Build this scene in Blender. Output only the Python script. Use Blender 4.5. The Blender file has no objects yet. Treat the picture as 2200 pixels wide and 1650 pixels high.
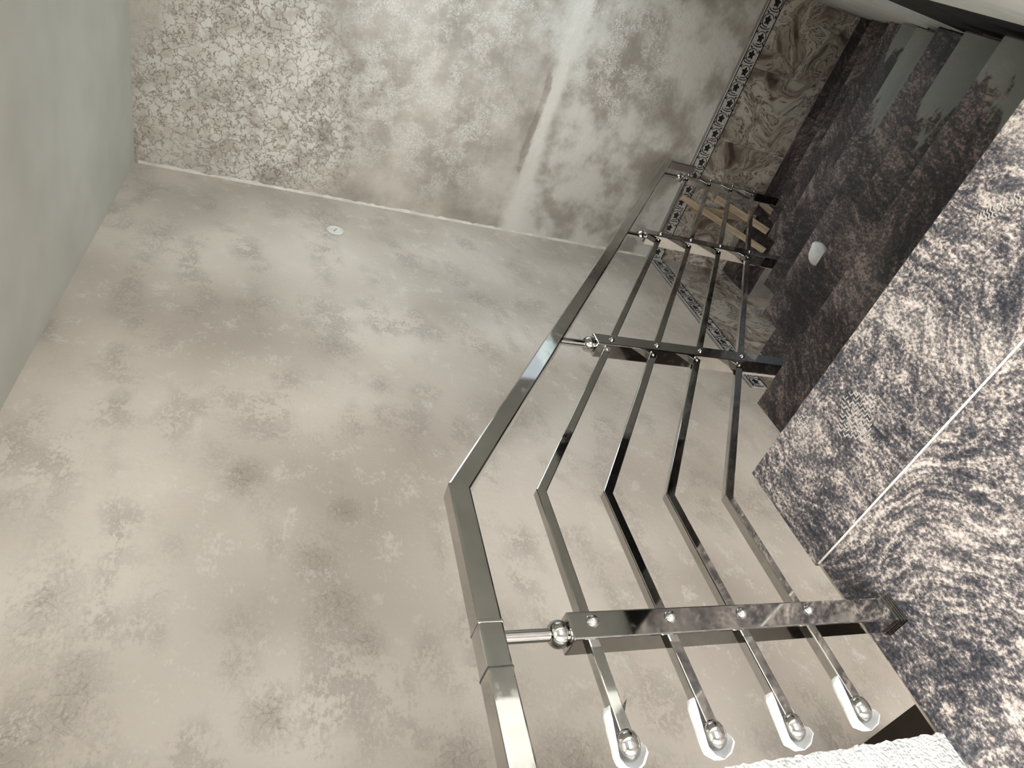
import bpy, bmesh, math, random
import numpy as np
from mathutils import noise as mnoise
from mathutils import Vector, Matrix
random.seed(7)
S = bpy.context.scene
C = S.collection

# ------------------------------------------------------------------ camera
# x runs along the railing (down the stairs), y towards the far plastered wall, z up; landing is z = 0
CAM_H = 1.25
Rr = Vector((0.631517, -0.770457, 0.087081))     # picture's upright "right"
Rd = Vector((-0.229256, -0.292831, -0.928273))   # picture's upright "down"
Rf = Vector((0.740695, 0.566256, -0.361560))     # viewing direction
cd = bpy.data.cameras.new('camera')
cd.sensor_width = 36.0
cd.sensor_fit = 'HORIZONTAL'
cd.lens = 1387.47 * 36.0 / 2200.0
cd.clip_start = 0.01
cam = bpy.data.objects.new('camera', cd)
C.objects.link(cam)
m = Matrix.Identity(4)
for i in range(3):                                 # the phone was held sideways: image x is "down"
    m[i][0] = Rd[i]; m[i][1] = Rr[i]; m[i][2] = -Rf[i]
m[2][3] = CAM_H
cam.matrix_world = m
S.camera = cam

# ------------------------------------------------------------------ world and daylight
w = bpy.data.worlds.new('World'); S.world = w
w.use_nodes = True
bgn = w.node_tree.nodes['Background']
bgn.inputs[0].default_value = (0.80, 0.90, 1.0, 1)
bgn.inputs[1].default_value = 1.0

def area(name, loc, target, sx, sy, power, col):
    l = bpy.data.lights.new(name, 'AREA'); l.shape = 'RECTANGLE'
    l.size = sx; l.size_y = sy; l.energy = power; l.color = col
    o = bpy.data.objects.new(name, l); C.objects.link(o)
    o.location = loc
    d = Vector(target) - Vector(loc)
    o.rotation_euler = d.to_track_quat('-Z', 'Y').to_euler()
    return o
# daylight coming in through the doorway behind the camera and the big window to its right
area('doorway_daylight', (-2.15, -0.25, 1.55), (2.2, 0.35, 0.30), 1.6, 2.7, 165, (1.0, 0.955, 0.90))
area('window_daylight', (-0.45, -2.15, 0.95), (0.3, 1.6, 0.25), 1.9, 1.4, 60, (0.98, 0.98, 1.0))
# the window over the lower steps, then fill lamps added over and under the landing
area('stair_window_daylight', (3.06, -0.34, 0.50), (3.1, 1.6, -0.2), 1.1, 1.5, 15, (0.78, 0.91, 1.0))
area('added_roof_fill', (-0.15, -0.75, 3.16), (-0.15, -0.75, 0.0), 1.3, 1.1, 9, (1.0, 0.97, 0.93))
area('added_lower_fill', (0.55, -0.25, -1.45), (1.2, 1.63, -0.75), 1.6, 1.3, 42, (1.0, 0.955, 0.90))

S.view_settings.view_transform = 'Standard'
S.view_settings.look = 'None'
S.view_settings.gamma = 1.0
S.view_settings.use_curve_mapping = False
S.view_settings.exposure = 0.10
S.cycles.max_bounces = 4
S.cycles.diffuse_bounces = 4
S.cycles.glossy_bounces = 4
S.cycles.use_light_tree = False
S.cycles.adaptive_threshold = 0.08
S.cycles.adaptive_min_samples = 16

# ------------------------------------------------------------------ dimensions
X0, TR, RI = 0.992, 0.3042, 0.2098      # landing nosing, tread run, riser
YL = 0.983                              # open edge of landing and flight
YR = -0.112                             # wall side of flight
NST = 9
ZM = -NST * RI                          # lower landing
W1Y, W2X, CEIL = 1.632, 3.770, 1.978
CEILH, XC = 3.20, 1.15                   # unseen, raised over the landing for light, and where the low ceiling begins
YP = 0.896                              # railing plane
SL = 0.665                              # railing pitch
KX = 0.812                              # where the railing starts to fall
ZLOW = -2.7

# ------------------------------------------------------------------ node helpers
def mat(name):
    M = bpy.data.materials.new(name); M.use_nodes = True
    nt = M.node_tree
    return M, nt, nt.nodes['Principled BSDF']
def nd(nt, typ, **kw):
    n = nt.nodes.new(typ)
    for k, v in kw.items(): setattr(n, k, v)
    return n
def noise(nt, vec, scale, detail=4.0, rough=0.5, dist=0.0, out='Fac', dims='3D'):
    n = nd(nt, 'ShaderNodeTexNoise', noise_dimensions=dims)
    n.inputs['Scale'].default_value = scale; n.inputs['Detail'].default_value = detail
    n.inputs['Roughness'].default_value = rough; n.inputs['Distortion'].default_value = dist
    if vec is not None: nt.links.new(vec, n.inputs['Vector'])
    return n.outputs[out]
def ramp(nt, fac, stops, interp='LINEAR'):
    n = nd(nt, 'ShaderNodeValToRGB'); cr = n.color_ramp; cr.interpolation = interp
    while len(cr.elements) > 1: cr.elements.remove(cr.elements[-1])
    for i, (p, c) in enumerate(stops):
        e = cr.elements[0] if i == 0 else cr.elements.new(p)
        e.position = p
        if not hasattr(c, '__len__'): c = (c, c, c)
        e.color = (c[0], c[1], c[2], 1)
    nt.links.new(fac, n.inputs[0]); return n.outputs[0]
def mix(nt, fac, a, b, mode='MIX'):
    n = nd(nt, 'ShaderNodeMix', data_type='RGBA', blend_type=mode)
    for sock, v in ((n.inputs[0], fac), (n.inputs[6], a), (n.inputs[7], b)):
        if hasattr(v, 'is_linked'): nt.links.new(v, sock)
        elif hasattr(v, '__len__'): sock.default_value = (v[0], v[1], v[2], 1)
        else: sock.default_value = v
    return n.outputs[2]
def mth(nt, op, a, b=None, c=None, clamp=False):
    n = nd(nt, 'ShaderNodeMath', operation=op, use_clamp=clamp)
    for i, v in enumerate((a, b, c)):
        if v is None: continue
        if hasattr(v, 'is_linked'): nt.links.new(v, n.inputs[i])
        else: n.inputs[i].default_value = v
    return n.outputs[0]
def vm(nt, op, a, b=None, scale=None):
    n = nd(nt, 'ShaderNodeVectorMath', operation=op)
    for i, v in enumerate((a, b)):
        if v is None: continue
        if hasattr(v, 'is_linked'): nt.links.new(v, n.inputs[i])
        else: n.inputs[i].default_value = v
    if scale is not None: n.inputs['Scale'].default_value = scale
    return n.outputs[0]
def mapping(nt, vec, scale=(1, 1, 1), rot=(0, 0, 0), loc=(0, 0, 0)):
    n = nd(nt, 'ShaderNodeMapping')
    n.inputs['Scale'].default_value = scale; n.inputs['Rotation'].default_value = rot; n.inputs['Location'].default_value = loc
    nt.links.new(vec, n.inputs['Vector']); return n.outputs[0]
def objco(nt): return nd(nt, 'ShaderNodeTexCoord').outputs['Object']
def sep(nt, vec):
    n = nd(nt, 'ShaderNodeSeparateXYZ'); nt.links.new(vec, n.inputs[0]); return n.outputs
def bump(nt, bs, height, strength=0.3, dist=0.01):
    n = nd(nt, 'ShaderNodeBump'); n.inputs['Strength'].default_value = strength; n.inputs['Distance'].default_value = dist
    nt.links.new(height, n.inputs['Height']); nt.links.new(n.outputs[0], bs.inputs['Normal'])
def smooth(nt, v, a, b):
    n = nd(nt, 'ShaderNodeMapRange', interpolation_type='SMOOTHSTEP')
    nt.links.new(v, n.inputs[0]); n.inputs[1].default_value = a; n.inputs[2].default_value = b
    return n.outputs[0]
# ------------------------------------------------------------------ materials
def make_granite(name, tint=(1, 1, 1), rough=0.32, dusty=True, lift=0.0, filmk=0.2):
    M, nt, bs = mat(name)
    co = objco(nt)
    oi = nd(nt, 'ShaderNodeObjectInfo').outputs['Random']
    cx = nd(nt, 'ShaderNodeCombineXYZ')
    for i in range(3): nt.links.new(mth(nt, 'MULTIPLY', oi, (31.0, 17.0, 53.0)[i]), cx.inputs[i])
    p = vm(nt, 'ADD', co, cx.outputs[0])
    # flowing banded veins: two warps, then a noise stretched along the flow
    fl = nd(nt, 'ShaderNodeAttribute', attribute_type='OBJECT', attribute_name='flow').outputs['Fac']
    rv = nd(nt, 'ShaderNodeVectorRotate', rotation_type='Z_AXIS')
    nt.links.new(p, rv.inputs['Vector']); nt.links.new(fl, rv.inputs['Angle'])
    q = rv.outputs[0]
    w1 = vm(nt, 'SUBTRACT', noise(nt, q, 2.4, 1, 0.5, 0.0, 'Color'), (0.5, 0.5, 0.5))
    q = vm(nt, 'ADD', q, vm(nt, 'SCALE', w1, scale=0.40))
    w2 = vm(nt, 'SUBTRACT', noise(nt, q, 17, 2, 0.6, 0.0, 'Color'), (0.5, 0.5, 0.5))
    q = vm(nt, 'ADD', q, vm(nt, 'SCALE', w2, scale=0.028))
    v1 = noise(nt, mapping(nt, q, (13, 42, 30)), 1.0, 6, 0.72)
    v2 = noise(nt, mapping(nt, p, (125, 150, 140)), 1.0, 3, 0.70)
    big = noise(nt, p, 4.0, 1, 0.5)
    v = mth(nt, 'ADD', mth(nt, 'MULTIPLY', v1, 0.54), mth(nt, 'MULTIPLY', v2, 0.46))
    v = mth(nt, 'ADD', v, mth(nt, 'MULTIPLY', mth(nt, 'SUBTRACT', big, 0.5), 0.20))
    v = mth(nt, 'ADD', v, lift)
    T = lambda c: tuple(c[i] * tint[i] for i in range(3))
    col = ramp(nt, v, [(0.36, T((0.024, 0.027, 0.036))), (0.44, T((0.080, 0.080, 0.093))), (0.49, T((0.20, 0.188, 0.185))),
                       (0.53, T((0.44, 0.395, 0.37))), (0.585, T((0.66, 0.62, 0.585))), (0.68, T((0.82, 0.80, 0.77)))])
    if dusty:
        # dried cement dust along one end of some pieces ("dust" says how far it reaches)
        du = nd(nt, 'ShaderNodeAttribute', attribute_type='OBJECT', attribute_name='dust').outputs['Fac']
        yy = sep(nt, co)[1]
        nn = noise(nt, mapping(nt, p, (16, 7, 5)), 1.0, 3, 0.7)
        e = mth(nt, 'SUBTRACT', du, mth(nt, 'ADD', yy, mth(nt, 'MULTIPLY', mth(nt, 'SUBTRACT', nn, 0.5), 0.55)))
        mk = mth(nt, 'MULTIPLY', smooth(nt, e, -0.01, 0.03), 0.86)
        col = mix(nt, mk, col, (0.185, 0.195, 0.178))
        film = mth(nt, 'MULTIPLY', smooth(nt, big, 0.5, 0.72), filmk)
        col = mix(nt, film, col, (0.45, 0.42, 0.39))
    nt.links.new(col, bs.inputs['Base Color'])
    rr = mth(nt, 'ADD', mth(nt, 'MULTIPLY', big, 0.30), rough - 0.12)
    nt.links.new(rr, bs.inputs['Roughness'])
    return M
GRANITE = make_granite('landing_granite', (1.03, 0.985, 0.96), 0.42, lift=-0.018)
GRANITE_D = make_granite('step_granite', (0.36, 0.295, 0.29), 0.40, lift=-0.045, filmk=0.06)

def make_marble():
    M, nt, bs = mat('brown_marble_tile')
    co = objco(nt)
    oi = nd(nt, 'ShaderNodeObjectInfo').outputs['Random']
    cx = nd(nt, 'ShaderNodeCombineXYZ')
    for i in range(3): nt.links.new(mth(nt, 'MULTIPLY', oi, (11.0, 27.0, 43.0)[i]), cx.inputs[i])
    p = vm(nt, 'ADD', co, cx.outputs[0])
    w1 = vm(nt, 'SUBTRACT', noise(nt, p, 2.2, 2, 0.5, 0.6, 'Color'), (0.5, 0.5, 0.5))
    q = vm(nt, 'ADD', p, vm(nt, 'SCALE', w1, scale=0.55))
    a = noise(nt, mapping(nt, q, (4.2, 4.8, 3.4)), 1.0, 5, 0.6, 1.1)
    col = ramp(nt, a, [(0.30, (0.085, 0.060, 0.045)), (0.40, (0.22, 0.180, 0.142)), (0.482, (0.50, 0.445, 0.375)), (0.495, (0.075, 0.052, 0.036)), (0.510, (0.38, 0.33, 0.275)),
                       (0.545, (0.58, 0.53, 0.455)), (0.595, (0.64, 0.59, 0.51)), (0.613, (0.13, 0.092, 0.068)), (0.632, (0.56, 0.51, 0.435)), (0.74, (0.26, 0.21, 0.165))])
    br = smooth(nt, noise(nt, p, 1.7, 2, 0.5), 0.50, 0.70)
    col = mix(nt, mth(nt, 'MULTIPLY', br, 0.5), col, (0.15, 0.095, 0.07))
    nt.links.new(col, bs.inputs['Base Color'])
    bs.inputs['Roughness'].default_value = 0.28
    return M
MARBLE = make_marble()

def attr(nt, name):
    return nd(nt, 'ShaderNodeAttribute', attribute_type='GEOMETRY', attribute_name=name).outputs['Color']

def flatco(nt, ax):
    """coordinates in the plane of a wall: along it and up"""
    q = sep(nt, objco(nt)); n = nd(nt, 'ShaderNodeCombineXYZ')
    nt.links.new(q[ax], n.inputs[0]); nt.links.new(q[2], n.inputs[1])
    return n.outputs[0]
def make_plaster_left():
    """fairly smooth beige plaster with damp grey-brown patches and trowel streaks"""
    M, nt, bs = mat('plaster_left_wall')
    co = flatco(nt, 0)
    at = sep(nt, attr(nt, 'stain'))
    n1, n2 = at[1], at[2]
    base = ramp(nt, n1, [(0.32, (0.45, 0.390, 0.325)), (0.5, (0.58, 0.510, 0.435)), (0.66, (0.69, 0.615, 0.532))])
    wp = noise(nt, co, 10.0, 4, 0.72, dims='2D')
    crk = nd(nt, 'ShaderNodeTexVoronoi', feature='DISTANCE_TO_EDGE', voronoi_dimensions='2D'); crk.inputs['Scale'].default_value = 30
    nt.links.new(vm(nt, 'ADD', co, vm(nt, 'SCALE', noise(nt, co, 15, 1, 0.65, 0, 'Color', dims='2D'), scale=0.10)), crk.inputs['Vector'])
    ck = smooth(nt, crk.outputs['Distance'], 0.09, 0.0)
    gr = noise(nt, mapping(nt, co, (60, 85, 1)), 1.0, 3, 0.75, dims='2D')
    ms = mth(nt, 'ADD', mth(nt, 'ADD', at[0], mth(nt, 'MULTIPLY', mth(nt, 'SUBTRACT', wp, 0.5), 1.2)), mth(nt, 'MULTIPLY', mth(nt, 'SUBTRACT', gr, 0.5), 0.9))
    ms = smooth(nt, ms, 0.22, 0.90)
    gen = mth(nt, 'MULTIPLY', smooth(nt, n2, 0.44, 0.68), 0.78)
    dk = mth(nt, 'MAXIMUM', mth(nt, 'MULTIPLY', ms, mth(nt, 'MULTIPLY_ADD', ck, 0.40, 0.60)), mth(nt, 'MULTIPLY', gen, smooth(nt, mth(nt, 'ADD', mth(nt, 'MULTIPLY', wp, 0.6), mth(nt, 'MULTIPLY', gr, 0.4)), 0.42, 0.62)), clamp=True)
    dk = mth(nt, 'MULTIPLY', dk, 0.90)
    col = mix(nt, dk, base, (0.265, 0.225, 0.182))
    pale = mth(nt, 'MULTIPLY', smooth(nt, mth(nt, 'MULTIPLY_ADD', gr, 0.35, mth(nt, 'MULTIPLY', wp, 0.65)), 0.52, 0.66), 0.45)
    col = mix(nt, pale, col, (0.76, 0.705, 0.62))
    nt.links.new(col, bs.inputs['Base Color'])
    bs.inputs['Roughness'].default_value = 0.85
    bump(nt, bs, noise(nt, co, 30, 2, 0.75, dims='2D'), 0.34, 0.006)
    return M
PL_LEFT = make_plaster_left()

def make_plaster_far():
    """grey-brown plaster whose pale skim coat has crazed into flakes, with one level pale band"""
    M, nt, bs = mat('plaster_far_wall')
    co = flatco(nt, 1)
    za = sep(nt, attr(nt, 'zones')); zb = sep(nt, attr(nt, 'bands'))
    n1 = noise(nt, co, 2.6, 4, 0.62, dims='2D')
    base = ramp(nt, n1, [(0.30, (0.30, 0.268, 0.228)), (0.5, (0.40, 0.362, 0.312)), (0.7, (0.52, 0.475, 0.415))])
    wv = vm(nt, 'SUBTRACT', noise(nt, co, 15, 3, 0.68, 0.0, 'Color', dims='2D'), (0.5, 0.5, 0.5))
    q = vm(nt, 'ADD', co, vm(nt, 'SCALE', wv, scale=0.14))
    vo = nd(nt, 'ShaderNodeTexVoronoi', feature='DISTANCE_TO_EDGE', voronoi_dimensions='2D'); vo.inputs['Scale'].default_value = 19
    nt.links.new(q, vo.inputs['Vector'])
    vo2 = nd(nt, 'ShaderNodeTexVoronoi', feature='DISTANCE_TO_EDGE', voronoi_dimensions='2D'); vo2.inputs['Scale'].default_value = 44
    nt.links.new(q, vo2.inputs['Vector'])
    br = noise(nt, co, 8, 5, 0.70, dims='2D')
    gate = smooth(nt, br, 0.38, 0.60)
    fl1 = smooth(nt, vo.outputs['Distance'], 0.03, 0.17)
    fl2 = smooth(nt, vo2.outputs['Distance'], 0.03, 0.20)
    f = mth(nt, 'MULTIPLY', mth(nt, 'MULTIPLY', za[0], fl1), mth(nt, 'MULTIPLY_ADD', gate, 0.88, 0.12))
    g2 = mth(nt, 'MULTIPLY', za[1], mth(nt, 'MULTIPLY', fl2, gate))
    fm = mth(nt, 'MAXIMUM', f, g2, clamp=True)
    pit = mth(nt, 'MULTIPLY', za[0], smooth(nt, mth(nt, 'ADD', vo.outputs['Distance'], mth(nt, 'MULTIPLY', br, 0.10)), 0.13, 0.05))
    col = mix(nt, mth(nt, 'MULTIPLY', pit, 0.8), base, (0.17, 0.148, 0.115))
    col = mix(nt, mth(nt, 'MULTIPLY', fm, 0.80), col, (0.66, 0.64, 0.585))
    # pale band running level across the wall, with a darker side
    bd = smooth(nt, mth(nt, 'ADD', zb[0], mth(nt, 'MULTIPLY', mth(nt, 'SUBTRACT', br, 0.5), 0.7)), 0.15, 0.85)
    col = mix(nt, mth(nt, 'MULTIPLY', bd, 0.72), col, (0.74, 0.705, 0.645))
    sc = smooth(nt, mth(nt, 'ADD', zb[1], mth(nt, 'MULTIPLY', mth(nt, 'SUBTRACT', br, 0.5), 1.3)), 0.45, 0.70)
    col = mix(nt, mth(nt, 'MULTIPLY', sc, 0.7), col, (0.24, 0.205, 0.168))
    lowp = mth(nt, 'MULTIPLY', za[2], smooth(nt, n1, 0.40, 0.60))
    col = mix(nt, mth(nt, 'MULTIPLY', lowp, 0.75), col, (0.64, 0.62, 0.565))
    col = mix(nt, mth(nt, 'MULTIPLY', zb[2], 0.7), col, (0.46, 0.44, 0.38))
    nt.links.new(col, bs.inputs['Base Color'])
    bs.inputs['Roughness'].default_value = 0.9
    bump(nt, bs, noise(nt, co, 26, 2, 0.7, dims='2D'), 0.40, 0.008)
    return M
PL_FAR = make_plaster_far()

def simple(name, c1, c2, scale, rough=0.8, bs_=0.15, dist=0.004, stretch=(1, 1, 1), lo=0.35, hi=0.65):
    M, nt, bs = mat(name)
    co = mapping(nt, objco(nt), stretch)
    n = noise(nt, co, scale, 3, 0.6)
    nt.links.new(ramp(nt, n, [(lo, c1), (hi, c2)]), bs.inputs['Base Color'])
    bs.inputs['Roughness'].default_value = rough
    if bs_: bump(nt, bs, noise(nt, co, scale * 6, 1, 0.65), bs_, dist)
    return M
CEILM = simple('ceiling_plaster', (0.58, 0.575, 0.505), (0.66, 0.655, 0.58), 2.0, 0.9)
PALE = simple('pale_plaster', (0.60, 0.62, 0.58), (0.74, 0.75, 0.71), 5.0, 0.9, 0.3)
RIDGE = simple('corner_plaster', (0.55, 0.51, 0.45), (0.70, 0.655, 0.59), 14.0, 0.9, 0.3)
WHITE = simple('rough_white_plaster', (0.56, 0.56, 0.535), (0.74, 0.74, 0.715), 22.0, 0.95, 0.8, 0.01)
CEMENT = simple('cement', (0.42, 0.36, 0.30), (0.62, 0.54, 0.46), 9.0, 0.9, 0.4)
CONC = simple('bare_concrete', (0.22, 0.20, 0.18), (0.33, 0.30, 0.27), 6.0, 0.9, 0.4)
DARK = simple('dark_brown_slab', (0.020, 0.013, 0.009), (0.042, 0.028, 0.019), 6.0, 0.6, 0.2)
BLACK = simple('recess_shade_concrete', (0.012, 0.012, 0.012), (0.03, 0.03, 0.03), 8.0, 0.9, 0.3)  # near-black colour carries the shade of a deep gap beside the steps
GROUT = simple('white_grout', (0.74, 0.70, 0.64), (0.88, 0.84, 0.78), 60.0, 0.9, 0.4, 0.001)
TILEW = simple('pale_border_tile', (0.50, 0.47, 0.43), (0.62, 0.59, 0.54), 30.0, 0.35, 0.0)
TILEB = simple('black_border_pattern', (0.012, 0.012, 0.014), (0.035, 0.035, 0.038), 40.0, 0.35, 0.0)
PAPER = simple('white_paper', (0.88, 0.88, 0.87), (0.95, 0.95, 0.94), 30.0, 0.8, 0.35, 0.003)
WOOD = simple('rough_timber', (0.33, 0.24, 0.155), (0.52, 0.40, 0.275), 3.0, 0.8, 0.25, 0.002, (2, 22, 22))
PLAST = simple('off_white_plastic', (0.70, 0.68, 0.64), (0.80, 0.78, 0.73), 12.0, 0.5, 0.1)
SCRAP = simple('greyish_white_scrap', (0.62, 0.62, 0.61), (0.78, 0.78, 0.77), 25.0, 0.6, 0.2)
DUSTM = simple('pale_dust', (0.40, 0.37, 0.34), (0.62, 0.58, 0.53), 80.0, 0.95, 0.0)
SEAM = simple('dark_weld', (0.02, 0.02, 0.02), (0.06, 0.055, 0.05), 60.0, 0.5, 0.3, 0.001)
def make_steel():
    M, nt, bs = mat('polished_steel')
    co = objco(nt)
    nt.links.new(ramp(nt, noise(nt, co, 6, 3, 0.5), [(0.3, (0.50, 0.49, 0.47)), (0.7, (0.60, 0.59, 0.565))]), bs.inputs['Base Color'])
    bs.inputs['Metallic'].default_value = 1.0
    nt.links.new(mth(nt, 'MULTIPLY_ADD', smooth(nt, noise(nt, co, 35, 4, 0.6), 0.45, 0.75), 0.12, 0.05), bs.inputs['Roughness'])
    return M
STEEL = make_steel()

# ------------------------------------------------------------------ mesh helpers
def link(name, me, mt, parent=None, kind=None):
    o = bpy.data.objects.new(name, me); C.objects.link(o)
    if mt is not None and not me.materials: me.materials.append(mt)
    if parent is not None: o.parent = parent
    if kind: o['kind'] = kind
    return o
def tag(o, label, cat, group=None):
    o['label'] = label; o['category'] = cat
    if group: o['group'] = group
    return o
def empty(name, loc=(0, 0, 0)):
    o = bpy.data.objects.new(name, None); C.objects.link(o); o.location = loc
    o.empty_display_size = 0.1
    return o
def tomesh(bm, name='m', smoothf=False):
    me = bpy.data.meshes.new(name)
    bmesh.ops.recalc_face_normals(bm, faces=bm.faces)
    bm.to_mesh(me); bm.free()
    if smoothf:
        for p in me.polygons: p.use_smooth = True
    return me
def bm_box(bm, a, b):
    vs = [bm.verts.new((x, y, z)) for z in (a[2], b[2]) for y in (a[1], b[1]) for x in (a[0], b[0])]
    for f in ((0, 2, 3, 1), (4, 5, 7, 6), (0, 1, 5, 4), (2, 6, 7, 3), (0, 4, 6, 2), (1, 3, 7, 5)):
        bm.faces.new([vs[i] for i in f])
def boxmesh(size, bev=0.0, name='box', seg=1):
    bm = bmesh.new(); h = [s / 2 for s in size]
    bm_box(bm, (-h[0], -h[1], -h[2]), (h[0], h[1], h[2]))
    if bev: bmesh.ops.bevel(bm, geom=bm.edges[:], offset=bev, segments=seg, affect='EDGES', profile=0.6)
    return tomesh(bm, name)
def box(name, a, b, mt, parent=None, bev=0.0, kind=None):
    """box between two corners, its own origin at the centre"""
    size = [abs(b[i] - a[i]) for i in range(3)]
    o = link(name, boxmesh(size, bev, name), mt, parent, kind)
    c = Vector([(a[i] + b[i]) / 2 for i in range(3)])
    o.location = c - (Vector(parent.location) if parent is not None else Vector((0, 0, 0)))
    return o
def wbox(name, parts, mt, kind='structure'):
    """world-space boxes of one continuous piece of the building, origin at zero"""
    bm = bmesh.new()
    for a, b in parts: bm_box(bm, a, b)
    return link(name, tomesh(bm, name), mt, None, kind)
def sweep(pts, hw, hh, bev=0.002, name='tube'):
    """square tube along a polyline lying in an x-z plane, mitred at the bends; hw = half width in y, hh = half height"""
    n = len(pts); bm = bmesh.new(); rings = []
    for i in range(n):
        p = Vector((pts[i][0], 0, pts[i][1]))
        d0 = (Vector((pts[i][0] - pts[i-1][0], 0, pts[i][1] - pts[i-1][1]))).normalized() if i > 0 else None
        d1 = (Vector((pts[i+1][0] - pts[i][0], 0, pts[i+1][1] - pts[i][1]))).normalized() if i < n - 1 else None
        d0 = d0 or d1; d1 = d1 or d0
        n0 = Vector((-d0.z, 0, d0.x)); n1 = Vector((-d1.z, 0, d1.x))
        bi = (n0 + n1).normalized(); k = hh / max(0.3, bi.dot(n0))
        rings.append([bm.verts.new(p + bi * k * s + Vector((0, t * hw, 0))) for s, t in ((1, -1), (1, 1), (-1, 1), (-1, -1))])
    longe = []
    for i in range(n - 1):
        for j in range(4):
            bm.faces.new((rings[i][j], rings[i][(j+1) % 4], rings[i+1][(j+1) % 4], rings[i+1][j]))
    bm.faces.new(rings[0]); bm.faces.new(rings[-1][::-1])
    bm.edges.ensure_lookup_table()
    if bev:
        for i in range(n - 1):
            for j in range(4):
                e = bm.edges.get((rings[i][j], rings[i+1][j]))
                if e: longe.append(e)
        bmesh.ops.bevel(bm, geom=longe, offset=bev, segments=2, affect='EDGES', profile=0.5)
    return tomesh(bm, name)
def lathe(profile, seg=20, name='lathe', axis='Z'):
    """profile = [(radius, height)...] turned round an axis"""
    bm = bmesh.new(); rings = []
    for r, h in profile:
        if r < 1e-6: rings.append([bm.verts.new((0, 0, h))])
        else: rings.append([bm.verts.new((r * math.cos(2 * math.pi * k / seg), r * math.sin(2 * math.pi * k / seg), h)) for k in range(seg)])
    for a, b in zip(rings, rings[1:]):
        for k in range(seg):
            k2 = (k + 1) % seg
            if len(a) == 1 and len(b) == 1: continue
            if len(a) == 1: bm.faces.new((a[0], b[k], b[k2]))
            elif len(b) == 1: bm.faces.new((a[k], b[0], a[k2]))
            else: bm.faces.new((a[k], b[k], b[k2], a[k2]))
    for r in (rings[0], rings[-1]):
        if len(r) > 1: bm.faces.new(r)
    if axis == 'Y-': bmesh.ops.rotate(bm, verts=bm.verts, cent=(0, 0, 0), matrix=Matrix.Rotation(math.radians(90), 3, 'X'))
    if axis == 'X-': bmesh.ops.rotate(bm, verts=bm.verts, cent=(0, 0, 0), matrix=Matrix.Rotation(math.radians(-90), 3, 'Y'))
    me = tomesh(bm, name, True)
    me.set_sharp_from_angle(angle=math.radians(50))
    return me

# ================================================================== THE SETTING
# far plastered wall beyond the well (left wall), end wall, ceiling
def plaster_wall(name, o, du, dv, nrm, lu, lv, step, thick, mt, fields, wob=0.0035):
    """a wall slab whose plastered face is a fine, slightly uneven grid carrying stain masks"""
    o, du, dv, nrm = Vector(o), Vector(du), Vector(dv), Vector(nrm)
    nu, nv = int(lu / step), int(lv / step)
    verts, faces, vals = [], [], [[] for _ in fields]
    for j in range(nv + 1):
        for i in range(nu + 1):
            u, v = lu * i / nu, lv * j / nv
            e = min(u, lu - u, v, lv - v)
            k = wob * mnoise.noise(Vector((u * 1.7, v * 1.7, 3.1))) * min(1, e / 0.15)
            p = o + du * u + dv * v + nrm * k
            verts.append(p)
            for q, (fn, fu) in enumerate(fields): vals[q].append(fu(p))
    ix = lambda i, j: j * (nu + 1) + i
    for j in range(nv):
        for i in range(nu): faces.append((ix(i, j), ix(i + 1, j), ix(i + 1, j + 1), ix(i, j + 1)))
    n0 = len(verts)
    for (i, j) in ((0, 0), (nu, 0), (nu, nv), (0, nv)): verts.append(verts[ix(i, j)] - nrm * thick)
    for q in vals: q += [(0, 0, 0)] * 4
    faces.append((n0 + 3, n0 + 2, n0 + 1, n0))
    loops = [[ix(i, 0) for i in range(nu + 1)] + [n0 + 1, n0], [ix(nu, j) for j in range(nv + 1)] + [n0 + 2, n0 + 1],
             [ix(nu - i, nv) for i in range(nu + 1)] + [n0 + 3, n0 + 2], [ix(0, nv - j) for j in range(nv + 1)] + [n0, n0 + 3]]
    faces += [tuple(l[::-1]) for l in loops]
    me = bpy.data.meshes.new(name); me.from_pydata(verts, [], faces); me.update()
    for (fn, fu), vl in zip(fields, vals):
        at = me.attributes.new(fn, 'FLOAT_COLOR', 'POINT')
        arr = np.ones((len(verts), 4), dtype=np.float32); arr[:, :3] = np.array(vl, dtype=np.float32)
        at.data.foreach_set('color', arr.ravel())
    return link(name, me, mt, None, 'structure')
def blob(px, pz, x, z, rx, rz):
    d = math.hypot((px - x) / rx, (pz - z) / rz)
    return max(0.0, 1.0 - d / 1.35)
# (x, z) of the stains that can be told apart on the left wall, half sizes, strength
ST = [(3.02, 1.74, .42, .16, .62), (2.85, 1.00, .40, .10, .55), (2.29, .97, .18, .16, .80), (2.05, .80, .09, .07, .8), (1.52, 1.27, .12, .09, 1.0),
      (1.62, 1.36, .16, .10, .55), (1.39, .965, .08, .08, 1.0), (1.21, 1.05, .15, .11, .85), (1.05, 1.00, .14, .11, .85), (.93, .93, .10, .09, .85),
      (.77, 1.16, .11, .09, .9), (.90, 1.25, .10, .06, .7), (1.08, 1.69, .30, .13, .65), (.84, 1.59, .28, .12, .75), (.70, 1.68, .25, .12, 1.0),
      (2.85, .23, .14, .20, .80), (2.50, .34, .16, .20, .55), (2.60, 1.30, .45, .10, .5), (1.75, .95, .16, .10, .5), (1.45, 1.75, .50, .09, .5),
      (.62, .72, .16, .16, .75), (.58, .42, .14, .20, .8), (.78, .55, .14, .20, .5), (1.20, .40, .12, .18, .45), (1.10, .18, .10, .22, .4),
      (1.60, .45, .20, .12, .5), (2.0, .35, .16, .22, .42), (.80, .85, .14, .10, .55), (.55, 1.05, .2, .15, .6), (.5, .2, .15, .25, .6)]
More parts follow.
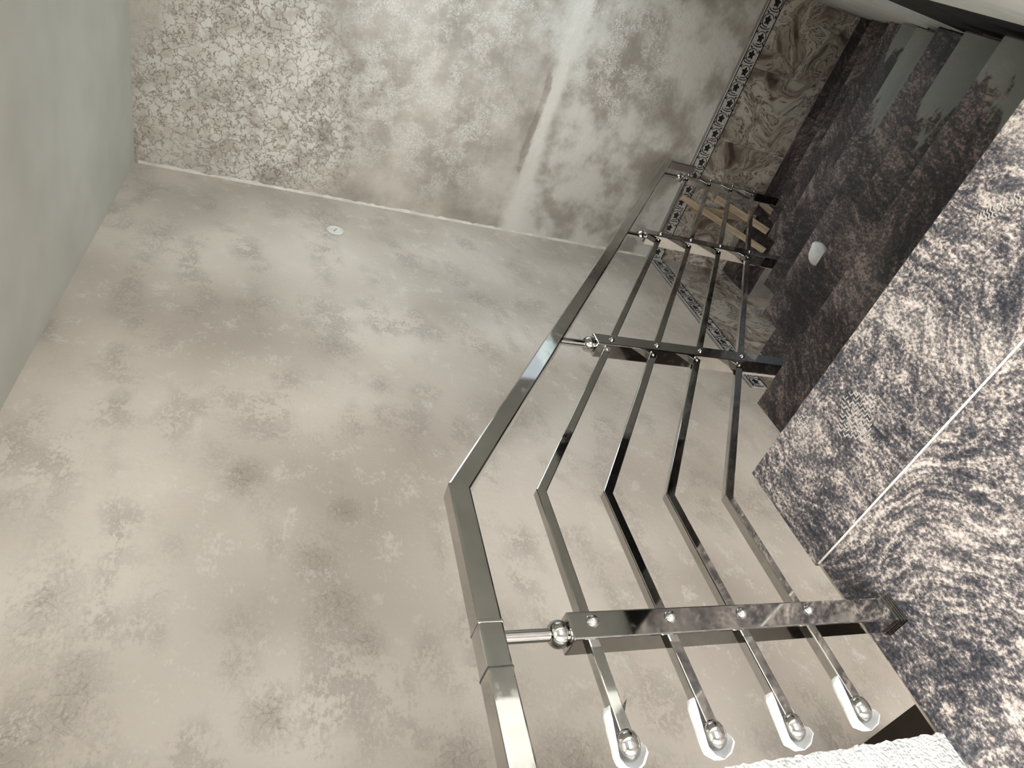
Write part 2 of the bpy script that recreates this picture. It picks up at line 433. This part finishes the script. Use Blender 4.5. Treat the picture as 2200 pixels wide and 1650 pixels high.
def stain_left(p):
    v = 0.0
    for (x, z, rx, rz, dp) in ST: v = max(v, blob(p.x, p.z, x, z, rx, rz) * dp)
    n1 = 0.5 + 0.30 * mnoise.noise(Vector((p.x * 1.5, 1, p.z * 1.5))) + 0.14 * mnoise.noise(Vector((p.x * 3.4, 7, p.z * 3.4)))
    n2 = 0.5 + 0.26 * mnoise.noise(Vector((p.x * 3.0, 3, p.z * 5.5))) + 0.17 * mnoise.noise(Vector((p.x * 6.5, 5, p.z * 11))) + 0.10 * mnoise.noise(Vector((p.x * 13, 9, p.z * 20)))
    return (v, n1, n2)
wall_left = plaster_wall('wall_left', (-2.4, W1Y, ZLOW), (1, 0, 0), (0, 0, 1), (0, -1, 0), W2X + 2.4, CEILH + .15 - ZLOW, 0.03, 0.2, PL_LEFT, [('stain', stain_left)])
def sstep(a, b, v):
    t = min(1, max(0, (v - a) / (b - a))); return t * t * (3 - 2 * t)
def zones_far(p):
    y, z = p.y, p.z
    wv = 0.22 * mnoise.noise(Vector((y * 3.0, z * 3.0, 0.4)))
    B = lambda cy, cz, ry, rz: sstep(1.25, 0.55, math.hypot((y - cy) / ry, (z - cz) / rz) + wv * 1.5)
    big = B(1.12, 1.42, .70, .66)
    small = max(.85 * B(.75, .55, .85, .60), B(.38, -.55, .50, .42), .8 * B(0, .9, .6, 1.0))
    low = sstep(0.1, -0.35, z + wv)
    return (big, small, low)
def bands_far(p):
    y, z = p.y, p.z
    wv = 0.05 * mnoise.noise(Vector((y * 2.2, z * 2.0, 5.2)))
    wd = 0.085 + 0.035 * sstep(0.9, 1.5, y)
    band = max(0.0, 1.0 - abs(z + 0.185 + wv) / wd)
    drk = max(0.0, 1.0 - abs(z + 0.125 + wv) / 0.05) * sstep(1.42, 1.15, y) * sstep(0.55, 0.75, y)
    rep_ = sstep(1.80, 1.92, z + 0.1 * mnoise.noise(Vector((y * 4, z * 4, 1)))) * sstep(1.3, 1.0, y)
    return (band, drk, rep_)
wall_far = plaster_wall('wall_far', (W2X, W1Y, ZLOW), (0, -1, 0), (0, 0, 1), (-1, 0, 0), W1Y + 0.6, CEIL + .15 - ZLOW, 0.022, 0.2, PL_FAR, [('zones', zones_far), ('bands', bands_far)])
# pale ridge of plaster left along the inner corner
def ridge():
    bm = bmesh.new(); prev = None
    for i in range(121):
        z = -1.22 + 3.18 * i / 120
        t = 0.007 + 0.005 * mnoise.noise(Vector((0, 0, z * 9))) + 0.004 * mnoise.noise(Vector((4, 0, z * 30)))
        t = max(0.0015, t)
        r = [bm.verts.new(q) for q in ((W2X + .006, W1Y - t * 2.6, z), (W2X - t * 0.55, W1Y - t * 1.6, z), (W2X - t, W1Y + .006, z))]
        if prev:
            for k in range(2): bm.faces.new((prev[k], prev[k+1], r[k+1], r[k]))
        prev = r
    return link('trim_3', tomesh(bm, 'ridge', True), RIDGE, None, 'structure')
ridge()
wbox('ceiling', [((XC, -2.4, CEIL), (W2X, W1Y, CEIL + .15)), ((XC, -2.4, CEIL + .15), (XC + .15, W1Y, CEILH)), ((-2.4, -2.4, CEILH), (-0.85, W1Y, CEILH + .15)), ((0.55, -2.4, CEILH), (XC + .15, W1Y, CEILH + .15)), ((-0.85, -2.4, CEILH), (0.55, -1.35, CEILH + .15)), ((-0.85, -0.15, CEILH), (0.55, W1Y, CEILH + .15))], CEILM)  # unseen raised part and its roof opening are added to admit light
# landing slab
floor = wbox('floor', [((-2.4, -2.4, -0.20), (X0 - 0.035, YL - 0.006, -0.024))], CEMENT)
# walls round the landing, with the tall doorway behind the camera and the tall window on its right
wbox('wall_back', [((-2.4, -2.4, -0.02), (-2.2, -1.10, CEILH)), ((-2.4, 0.60, -0.02), (-2.2, W1Y, CEILH)), ((-2.4, -1.10, 3.0), (-2.2, 0.60, CEILH))], PALE)
wbox('wall_side', [((-2.2, -2.4, -0.02), (-1.45, -2.2, CEILH)), ((0.55, -2.4, -0.02), (1.2, -2.2, CEILH)), ((-1.45, -2.4, -0.02), (0.55, -2.2, 0.32)), ((-1.45, -2.4, 3.0), (0.55, -2.2, CEILH))], PALE)
# wall on the right of the flight: its foot stays clear of the upper steps, then drops to the floor
wbox('wall_right', [((0.86, -0.30, -0.055), (2.50, YR - 0.004, CEIL)), ((3.62, -0.30, -0.055), (W2X, YR - 0.004, CEIL)), ((2.50, -0.30, 1.30), (3.62, YR - .004, CEIL)), ((2.15, -0.30, ZLOW), (W2X, YR - 0.004, -0.30)), ((2.15, -0.30, -0.30), (2.50, YR - .004, -0.055)), ((3.62, -0.30, -0.30), (W2X, YR - .004, -0.055)), ((0.86, -0.30, CEIL), (XC, YR - .004, CEILH)), ((1.0, -2.2, -0.02), (1.2, -0.30, CEILH))], PALE)
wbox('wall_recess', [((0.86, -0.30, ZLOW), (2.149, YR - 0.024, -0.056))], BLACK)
# stub of white wall standing on the open edge of the landing, its end rough
def rough_wall():
    bm = bmesh.new()
    n = 420; z0, z1 = -0.20, CEILH
    rnd = random.Random(3)
    prev = None
    for i in range(n + 1):
        z = z0 + (z1 - z0) * i / n
        j = (rnd.random() - 0.5) * 0.0045 + 0.004 * mnoise.noise(Vector((0, 0, z * 22)))
        ring = [bm.verts.new(p) for p in ((-1.4, 0.958, z), (0.300 + j, 0.956 + (rnd.random() - .5) * 0.004, z), (0.297 + (rnd.random() - .5) * 0.012, 1.06, z), (-1.4, 1.06, z))]
        if prev:
            for k in range(4): bm.faces.new((prev[k], prev[(k+1) % 4], ring[(k+1) % 4], ring[k]))
        else: bm.faces.new(ring)
        prev = ring
    bm.faces.new(prev[::-1])
    return link('wall_near', tomesh(bm, 'wall_near'), WHITE, None, 'structure')
rough_wall()
# dark brown block far down between landing and wall; floor of the well and lower landing
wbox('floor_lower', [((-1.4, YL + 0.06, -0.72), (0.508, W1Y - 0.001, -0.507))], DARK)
wbox('floor_well', [((-2.4, -0.36, ZLOW - .15), (W2X, W1Y, ZLOW))], CONC)
lower = wbox('floor_mid', [((X0 + (NST - 1) * TR, YR, ZM - 0.2), (W2X - .001, W1Y - .001, ZM - 0.025))], CONC)
y = YR
for k, wd in enumerate((0.58, 0.58, 0.57)):
    o = box('tile', (X0 + (NST - 1) * TR - 0.02, y + .001, ZM - 0.025), (W2X - .012, min(y + wd - .001, W1Y - 0.012), ZM), GRANITE_D, lower, 0.001)
    o['flow'] = 0.6 + k; o['dust'] = -9.0
    y += wd

# landing granite: the nosing strip along the first step, the big slab behind it, the grout between them
GX = 0.690
def slab(name, a, b, flow, dust=-9.0, mt=GRANITE, parent=floor, bev=0.0025):
    o = box(name, a, b, mt, parent, bev)
    o['flow'] = flow; o['dust'] = dust
    return o
slab('tile', (GX + .0018, -0.42, -0.024), (X0, YL, 0.0), 0.25, -0.60)
slab('tile', (-0.55, -0.42, -0.024), (GX - .0018, YL - 0.015, 0.0), 2.45)
slab('tile', (-0.55, -1.40, -0.024), (GX - .0018, -0.424, 0.0), 1.3)
slab('tile', (GX + .0018, -1.40, -0.024), (X0, -0.424, 0.0), 0.9)
slab('tile', (-1.75, -1.40, -0.024), (-0.554, 0.955, 0.0), 2.2)
slab('tile', (-1.75, -2.2, -0.024), (X0, -1.404, 0.0), 0.4)
g = box('grout_joint', (GX - .0018, -1.40, -0.024), (GX + .0018, YL - 0.012, 0.0008), GROUT, floor)
box('cement_edge', (-0.55, YL - 0.015, -0.024), (GX - .0018, YL - 0.008, -0.004), CEMENT, floor)

# ================================================================== STAIRCASE
st = empty('staircase', (X0, (YL + YR) / 2, 0))
bm = bmesh.new()
prof = []
for k in range(1, NST):
    xa = X0 - 0.035 + (k - 1) * TR; xb = X0 - 0.035 + k * TR
    z = -k * RI - 0.026
    prof += [(xa, z), (xb, z)]
prof = [(X0 - 0.036, -0.20)] + [p for p in prof if True]
prof = prof[1:]
bot = [(prof[-1][0], prof[-1][1] - 0.30), (prof[0][0], prof[0][1] - 0.22)]
poly = prof + bot
for yy in (YL - 0.012, YR): pass
va = [bm.verts.new((p[0], YL - 0.012, p[1])) for p in poly]
vb = [bm.verts.new((p[0], YR, p[1])) for p in poly]
bm.faces.new(va); bm.faces.new(vb[::-1])
for i in range(len(poly)):
    j = (i + 1) % len(poly); bm.faces.new((va[i], vb[i], vb[j], va[j]))
body = link('body', tomesh(bm, 'stair_body'), CONC, st)
body.location = -Vector(st.location)
random.seed(11)
DUST = {1: -0.42, 2: -0.30, 4: -0.20, 5: -0.42}
for k in range(1, NST):
    xa = X0 + (k - 1) * TR - 0.034; xb = X0 + k * TR
    t = box('tread', (xa, YR + random.uniform(0, .012), -k * RI - 0.026), (xb, YL - random.uniform(0, .014), -k * RI), GRANITE_D, st, 0.003)
    t['flow'] = random.uniform(-.7, .7); t['dust'] = DUST.get(k, -9.0)
for k in range(1, NST + 1):
    xr = X0 + (k - 1) * TR - 0.034
    r = box('riser', (xr, YR, -k * RI + 0.0005), (xr + 0.012, YL - 0.010, -(k - 1) * RI - 0.0265), GRANITE_D, st, 0.0)
    r['flow'] = random.uniform(0, 3); r['dust'] = -9.0
tag(st, 'straight flight of dark granite steps going down beside the steel railing', 'stairs')

# ================================================================== WALL TILE DADO AND BORDER
DZ1, DZ0 = -1.246, -1.345
def dado_tiles():
    y = YR + .004; 
    for wd in (0.415, 0.445, 0.445, 0.445):
        b = min(y + wd, W1Y - 0.009)
        box('wall_tile', (W2X - 0.008, y + .0008, ZM), (W2X + .004, b - .0008, DZ0), MARBLE, wall_far, 0.0008)
        y = b
    x = W2X - 0.0085
    for wd in (0.49, 0.49, 0.49):
        a = max(x - wd, 2.305)
        box('wall_tile', (a + .0008, W1Y - 0.008, -2.0 if a < 3.2 else ZM), (x - .0008, W1Y + .004, DZ0), MARBLE, wall_left, 0.0008)
        x = a
dado_tiles()
UNIT, SH = 0.0945, DZ1 - DZ0
def motif_mesh(flip):
    """scroll ring, five-petalled flower, leaves and tendril as low relief, in (along, up) with depth along z"""
    bm = bmesh.new(); f = -1 if flip else 1
    def prism(pts, h0=0.0, h1=0.0016):
        a = [bm.verts.new((p[0], p[1] * f, h0)) for p in pts]; b = [bm.verts.new((p[0], p[1] * f, h1)) for p in pts]
        n = len(pts)
        bm.faces.new(b); bm.faces.new(a[::-1])
        for i in range(n):
            j = (i + 1) % n; bm.faces.new((a[i], a[j], b[j], b[i]))
    fl = []
    for i in range(20):
        t = 2 * math.pi * i / 20
        r = 0.0185 + 0.0055 * math.cos(5 * t)
        fl.append((r * math.cos(t) * 1.15, 0.004 + r * math.sin(t)))
    prism(fl)
    def strip(path, w0, w1):
        L = len(path); up_, dn = [], []
        for i, p in enumerate(path):
            q0 = path[max(0, i - 1)]; q1 = path[min(L - 1, i + 1)]
            d = Vector((q1[0] - q0[0], q1[1] - q0[1])).normalized(); wd = (w0 + (w1 - w0) * i / (L - 1)) / 2
            up_.append((p[0] - d.y * wd, p[1] + d.x * wd)); dn.append((p[0] + d.y * wd, p[1] - d.x * wd))
        for i in range(L - 1):
            prism([dn[i], dn[i+1], up_[i+1], up_[i]])
    ring = [(0.0345 * math.cos(t), 0.002 + 0.036 * math.sin(t)) for t in [math.radians(200 - 265 * i / 14) for i in range(15)]]
    strip(ring, 0.0055, 0.0035)
    ten = [(-0.040, 0.036), (-0.045, 0.020), (-0.046, 0.002), (-0.043, -0.018), (-0.034, -0.032)]
    strip(ten, 0.006, 0.004)
    for cx, cy, a in ((0.044, 0.028, 0.9), (-0.030, 0.038, -0.6), (0.030, -0.036, 0.4)):
        lf = []
        for u, v in ((-0.012, 0), (-0.003, 0.0055), (0.011, 0), (-0.003, -0.0055)):
            lf.append((cx * 0.93 + u * math.cos(a) - v * math.sin(a), cy + u * math.sin(a) + v * math.cos(a)))
        prism(lf)
    return tomesh(bm, 'motif')
MOT = [motif_mesh(False), motif_mesh(True)]
for mm in MOT: mm.materials.append(TILEB)
def border(name, origin, dir_, nrm, length):
    up_ = Vector((0, 0, 1)); d = Vector(dir_); nr = Vector(nrm)
    th = 0.012
    root = link(name, boxmesh((length, SH, th), 0.002, name), TILEW, None, 'structure')
    M = Matrix((( d.x, up_.x, nr.x, 0), (d.y, up_.y, nr.y, 0), (d.z, up_.z, nr.z, 0), (0, 0, 0, 1)))
    M.translation = Vector(origin) + d * length / 2 + up_ * SH / 2 + nr * th / 2
    root.matrix_world = M
    for s, nm in ((1, 'edge_bead'), (-1, 'edge_bead')):
        e = link(nm, boxmesh((length, 0.005, 0.003), 0.0, 'bead'), TILEB, root)
        e.location = (0, s * (SH / 2 - 0.0035), th / 2 + 0.0013)
    n = int(length / UNIT)
    for i in range(n):
        o = link('flower_motif', MOT[i % 2], None, root)
        o.location = (-length / 2 + (i + 0.5) * UNIT, 0, th / 2)
    return root
b1 = border('trim_1', (W2X - 0.0005, W1Y - 0.012, DZ0), (0, -1, 0), (-1, 0, 0), W1Y - YR - 0.02)
b2 = border('trim_2', (2.300, W1Y - 0.0005, DZ0), (1, 0, 0), (0, -1, 0), W2X - 2.300 - 0.013)
# thin dark strip painting in the shadow line above the border
box('shadow_strip', (W2X - 0.007, YR, DZ1), (W2X + .002, W1Y, DZ1 + 0.014), CONC, wall_far)
box('shadow_strip', (2.30, W1Y - 0.006, DZ1), (W2X, W1Y + .002, DZ1 + 0.014), CONC, wall_left)

# ================================================================== STEEL RAILING
rail = empty('stair_railing', (0.5, YP, 0))
tag(rail, 'polished steel stair railing with square posts and four square bars', 'railing')
RO = Vector(rail.location)
HB, HH, HWD = 0.860, 0.042, 0.046       # handrail underside, height, width
ZH = HB + HH / 2
XE = 3.475
def rz(x, z0): return z0 if x <= KX else z0 - SL * (x - KX)
SECP = math.sqrt(1 + SL * SL)
# handrail: level piece, then falling with the stairs, then a short drop at its end
zend = rz(XE, ZH)
hp = [(-0.9, ZH), (KX, ZH), (XE, zend), (XE + 0.012, zend - 0.19)]
h = link('handrail', sweep(hp, HWD / 2, HH / 2, 0.004, 'handrail'), STEEL, rail)
h.location = Vector((0, YP, 0)) - RO
def ring_at(x, nm, mt, ln, ex):
    o = link(nm, boxmesh((ln, HWD + ex, HH + ex), 0.002, nm), mt, h)
    o.location = (x, 0, ZH); return o
ring_at(0.450, 'weld_seam', SEAM, 0.007, 0.0010)
ring_at(0.526, 'joint_collar', STEEL, 0.008, 0.0016)
# four square bars running through the posts
ZB = [0.704, 0.550, 0.394, 0.234]
PX = [0.509, 1.392, 2.272, 3.245]
XS, XF = 0.350, PX[3] + 0.060
TW = 0.0105
bars = []
for i, zb in enumerate(ZB):
    xs = XS - (0.012, 0.014, 0.018, 0.004)[i]
    t = link('bar', sweep([(xs, zb), (KX + 0.005, zb), (XF, zb - SL * (XF - KX - 0.005))], TW, TW, 0.0022, 'bar'), STEEL, rail)
    t.location = Vector((0, YP, 0)) - RO
    prof = [(0.0, -0.010), (0.012, -0.009), (0.0175, -0.004), (0.0198, 0.004), (0.0200, 0.011), (0.0180, 0.020), (0.0135, 0.0265), (0.007, 0.0305), (0.0, 0.0318)]
    c = link('end_cap', lathe(prof, 20, 'end_cap', 'X-'), STEEL, t); c.location = (xs, 0, zb)
    c2 = link('end_cap', lathe([(0, -.004), (.012, -.004), (.015, .002), (.013, .012), (.006, .017), (0, .018)], 14, 'end_cap_small'), STEEL, t)
    c2.rotation_euler = (0, math.pi / 2 + math.atan(SL), 0); c2.location = (XF, 0, zb - SL * (XF - KX - 0.005))
    bars.append((xs, zb))
# posts
PW = 0.050
PTOP = [0.748, 0.375, -0.185, -0.868]
PBASE = [0.0, -2 * RI, -5 * RI, -8 * RI]
BOLT = lathe([(0.0115, -0.001), (0.0115, 0.0018), (0.0090, 0.0032), (0.0082, 0.0060), (0.0058, 0.0090), (0.0, 0.0100)], 18, 'bolt', 'Y-')
BOLT.materials.append(STEEL)
BEAD = lathe([(0, -.007), (.005, -.005), (.007, 0), (.005, .005), (0, .007)], 12, 'bead'); BEAD.materials.append(STEEL)
BALL = lathe([(0.010, 0.0), (0.018, 0.002), (0.0225, 0.008), (0.0235, 0.015), (0.0215, 0.023), (0.0165, 0.029), (0.0120, 0.032)], 22, 'ball')
BALL.materials.append(STEEL)
for k in range(4):
    x, zt, zbs = PX[k], PTOP[k], PBASE[k]
    p = link('post', boxmesh((PW, PW, zt - zbs), 0.003, 'post', 2), STEEL, rail)
    p.location = Vector((x, YP, (zt + zbs) / 2)) - RO
    PO = Vector((x, YP, (zt + zbs) / 2))
    b = link('ball', BALL, None, p); b.location = (0, 0, zt - 0.002 - PO.z)
    zr = rz(x, HB) + 0.004
    rd = link('rod', lathe([(0.0110, 0.0), (0.0110, zr - zt - 0.024)], 18, 'rod'), STEEL, p); rd.location = (0, 0, zt + 0.026 - PO.z)
    for zb in ZB:
        zz = zb if x <= KX else zb - SL * (x - KX - 0.005)
        bo = link('bolt', BOLT, None, p); bo.location = (0.006 if k == 0 else 0, -PW / 2, zz - PO.z)
        if k: bo.scale = (0.72, 0.72, 0.72)
        if k > 0:
            be = link('bead', BEAD, None, p); be.location = (-PW / 2 - 0.006, -TW - 0.0005, zz + SL * 0.031 - PO.z); be.scale = (0.62, 0.62, 0.62)
    # stepped square foot collar
    bm = bmesh.new()
    for q in range(4):
        e = PW / 2 + 0.0030 + 0.0012 * (3 - q); z0 = zbs + 0.0005 + q * 0.0058
        bm_box(bm, (-e, -e, z0 - PO.z), (e, e, z0 + 0.0050 - PO.z))
    bmesh.ops.bevel(bm, geom=bm.edges[:], offset=0.0018, segments=2, affect='EDGES')
    link('foot_collar', tomesh(bm, 'foot_collar'), STEEL, p)

# paper sleeves still on the ends of the bars
LAB = ['white paper wrapped over the end of the topmost railing bar', 'white paper wrapped over the end of the second railing bar from the top',
       'white paper wrapped over the end of the third railing bar from the top', 'white paper wrapped over the end of the lowest railing bar']
def paper(seed):
    rnd = random.Random(seed); bm = bmesh.new()
    NS, NA = 9, 14; rows = []
    for i in range(NS):
        u = i / (NS - 1); row = []
        x = -0.039 + 0.084 * u                                   # from past the cap to well up the bar
        rad = (0.0270 - 0.0080 * u) if u > 0.15 else (0.0270 * (0.55 + 3.0 * u))
        a0 = math.radians(74 - 26 * u); a1 = math.radians(325 - 185 * max(0, u - 0.15) ** 0.8)
        for j in range(NA):
            a = a0 + (a1 - a0) * j / (NA - 1)
            rr = rad * (1 + 0.07 * math.sin(3 * a + seed) * u) + (rnd.random() - .5) * 0.0012
            # angle measured from the side facing the stairs (-y), over the top, round the back to below
            yy = -math.cos(a) * rr; zz = math.sin(a) * rr
            row.append(bm.verts.new((x + (rnd.random() - .5) * 0.002, yy, zz)))
        rows.append(row)
    for i in range(NS - 1):
        for j in range(NA - 1):
            bm.faces.new((rows[i][j], rows[i][j+1], rows[i+1][j+1], rows[i+1][j]))
    tip = bm.verts.new((-0.043, 0.004, -0.004))
    for j in range(NA - 1): bm.faces.new((tip, rows[0][j+1], rows[0][j]))
    fl = [bm.verts.new(q) for q in ((0.030, 0.006, -0.0125), (0.046, 0.011, -0.0145), (0.063, 0.013, -0.027 - 0.004 * (seed % 3)), (0.043, 0.012, -0.0165))]
    bm.faces.new(fl[:3]); bm.faces.new((fl[0], fl[2], fl[3]))
    me = tomesh(bm, 'paper_wrap', True)
    return me
for i, (xs, zb) in enumerate(bars):
    o = link('paper_wrap', paper(20 + i), PAPER)
    sm = o.modifiers.new('thick', 'SOLIDIFY'); sm.thickness = 0.0006; sm.offset = 1
    o.location = (xs, YP, zb)
    tag(o, LAB[i], 'paper', 'paper wraps on the bar ends')

# ================================================================== SMALL THINGS
# round cover on the far plastered wall
jb = link('junction_box_cover', lathe([(0.0, 0.0), (0.044, 0.0), (0.046, 0.004), (0.043, 0.009), (0.036, 0.010), (0.034, 0.007), (0.0, 0.007)], 28, 'cover', 'Y-'), PLAST)
jb.location = (3.355, W1Y + 0.001, 0.945)
tag(jb, 'small round off-white junction box cover high on the stained plaster wall', 'wall cover')
for dx, dz in ((-0.010, 0.004), (0.008, -0.004)):
    sc = link('screw', lathe([(0.0035, 0), (0.0035, 0.002), (0, 0.0025)], 10, 'screw', 'Y-'), TILEB, jb); sc.location = (dx, -0.007, dz)

# pale scrap lying on the third step
def scrap():
    bm = bmesh.new()
    bmesh.ops.create_icosphere(bm, subdivisions=3, radius=1.0)
    for v in bm.verts:
        p = v.co
        k = 1.0 + 0.12 * math.sin(3.1 * p.x + 1.3 * p.y) + 0.06 * math.sin(7 * p.y + 2)
        tp = 1.0 - 0.38 * (p.x + 0.3)
        v.co = Vector((p.x * 0.050 * k, p.y * 0.040 * k * tp, max(-0.35, p.z) * 0.030 * k + 0.0125))
    return tomesh(bm, 'scrap', True)
sc = link('scrap', scrap(), SCRAP)
tag(sc, 'pale rounded scrap lying alone on the dark granite steps', 'scrap')
sc.location = (1.80, 0.645, -3 * RI + 0.0015); sc.rotation_euler = (0, 0, -0.5)

# loose timber leaning in the corner of the lower landing
def plank(a, b, wd, th, label):
    a, b = Vector(a), Vector(b); d = (b - a); L = d.length
    me = boxmesh((L, wd, th), 0.0015, 'plank')
    o = link('timber_plank', me, WOOD)
    xx = d.normalized(); nn = Vector((-1, 0, 0)); nn = (nn - xx * nn.dot(xx)).normalized(); yy = nn.cross(xx)
    M = Matrix(((xx.x, yy.x, nn.x, 0), (xx.y, yy.y, nn.y, 0), (xx.z, yy.z, nn.z, 0), (0, 0, 0, 1)))
    M.translation = (a + b) / 2
    o.matrix_world = M
    tag(o, label, 'plank', 'timber leaning in the corner')
PLANKS = []
plank((3.742, 1.150, -1.262), (3.455, 1.296, ZM + 0.016), 0.040, 0.018, 'longest pale timber slat leaning on the tiled wall below the railing')
plank((3.738, 1.106, -1.515), (3.520, 1.182, ZM + 0.018), 0.045, 0.020, 'shorter timber slat leaning beside the longest slat in the corner')
plank((3.748, 1.215, -1.385), (3.700, 1.175, ZM + 0.020), 0.055, 0.020, 'upright broad timber offcut between the two leaning slats')
plank((3.700, 1.060, ZM + 0.030), (3.470, 1.075, ZM + 0.012), 0.040, 0.022, 'short timber offcut lying flat on the lower landing floor')

# dusty shoe prints: low zigzag ridges of dust
def zigzag(n, rows, wd, pitch, amp, lw):
    bm = bmesh.new(); rnd = random.Random(n * 7 + rows)
    for r in range(rows):
        y0 = (r - rows / 2) * pitch
        pts = [(-wd / 2 + wd * i / n, y0 + (amp if i % 2 else -amp)) for i in range(n + 1)]
        for a, b in zip(pts, pts[1:]):
            if rnd.random() < 0.16: continue
            vs = [bm.verts.new((p[0], p[1] + s, 0.0002)) for p, s in ((a, -lw), (b, -lw), (b, lw), (a, lw))]
            vt = [bm.verts.new((v.co.x, v.co.y, 0.0010)) for v in vs]
            bm.faces.new(vt); bm.faces.new(vs[::-1])
            for i in range(4): bm.faces.new((vs[i], vs[(i+1) % 4], vt[(i+1) % 4], vt[i]))
    return tomesh(bm, 'shoe_print')
def printat(label, me, x, y, z, rz_):
    o = link('shoe_print', me, DUSTM); o.location = (x, y, z); o.rotation_euler = (0, 0, rz_)
    tag(o, label, 'shoe print', 'dusty shoe prints')
printat('zigzag dusty shoe print in the middle of the landing front strip', zigzag(12, 10, 0.085, 0.0105, 0.0036, 0.0013), 0.850, 0.655, 0, 0.6)
printat('small zigzag dusty shoe print at the landing corner above the first step', zigzag(6, 5, 0.040, 0.009, 0.0030, 0.0011), 0.950, 0.770, 0, 0.6)
printat('narrow dusty shoe print near the wall end of the landing edge', zigzag(4, 16, 0.024, 0.0062, 0.0016, 0.0009), 0.890, 0.165, 0, -0.55)

for o in C.objects:
    if o.parent is None and o.type == 'MESH' and o.get('kind') is None and o.get('label') is None: print('UNTAGGED', o.name)
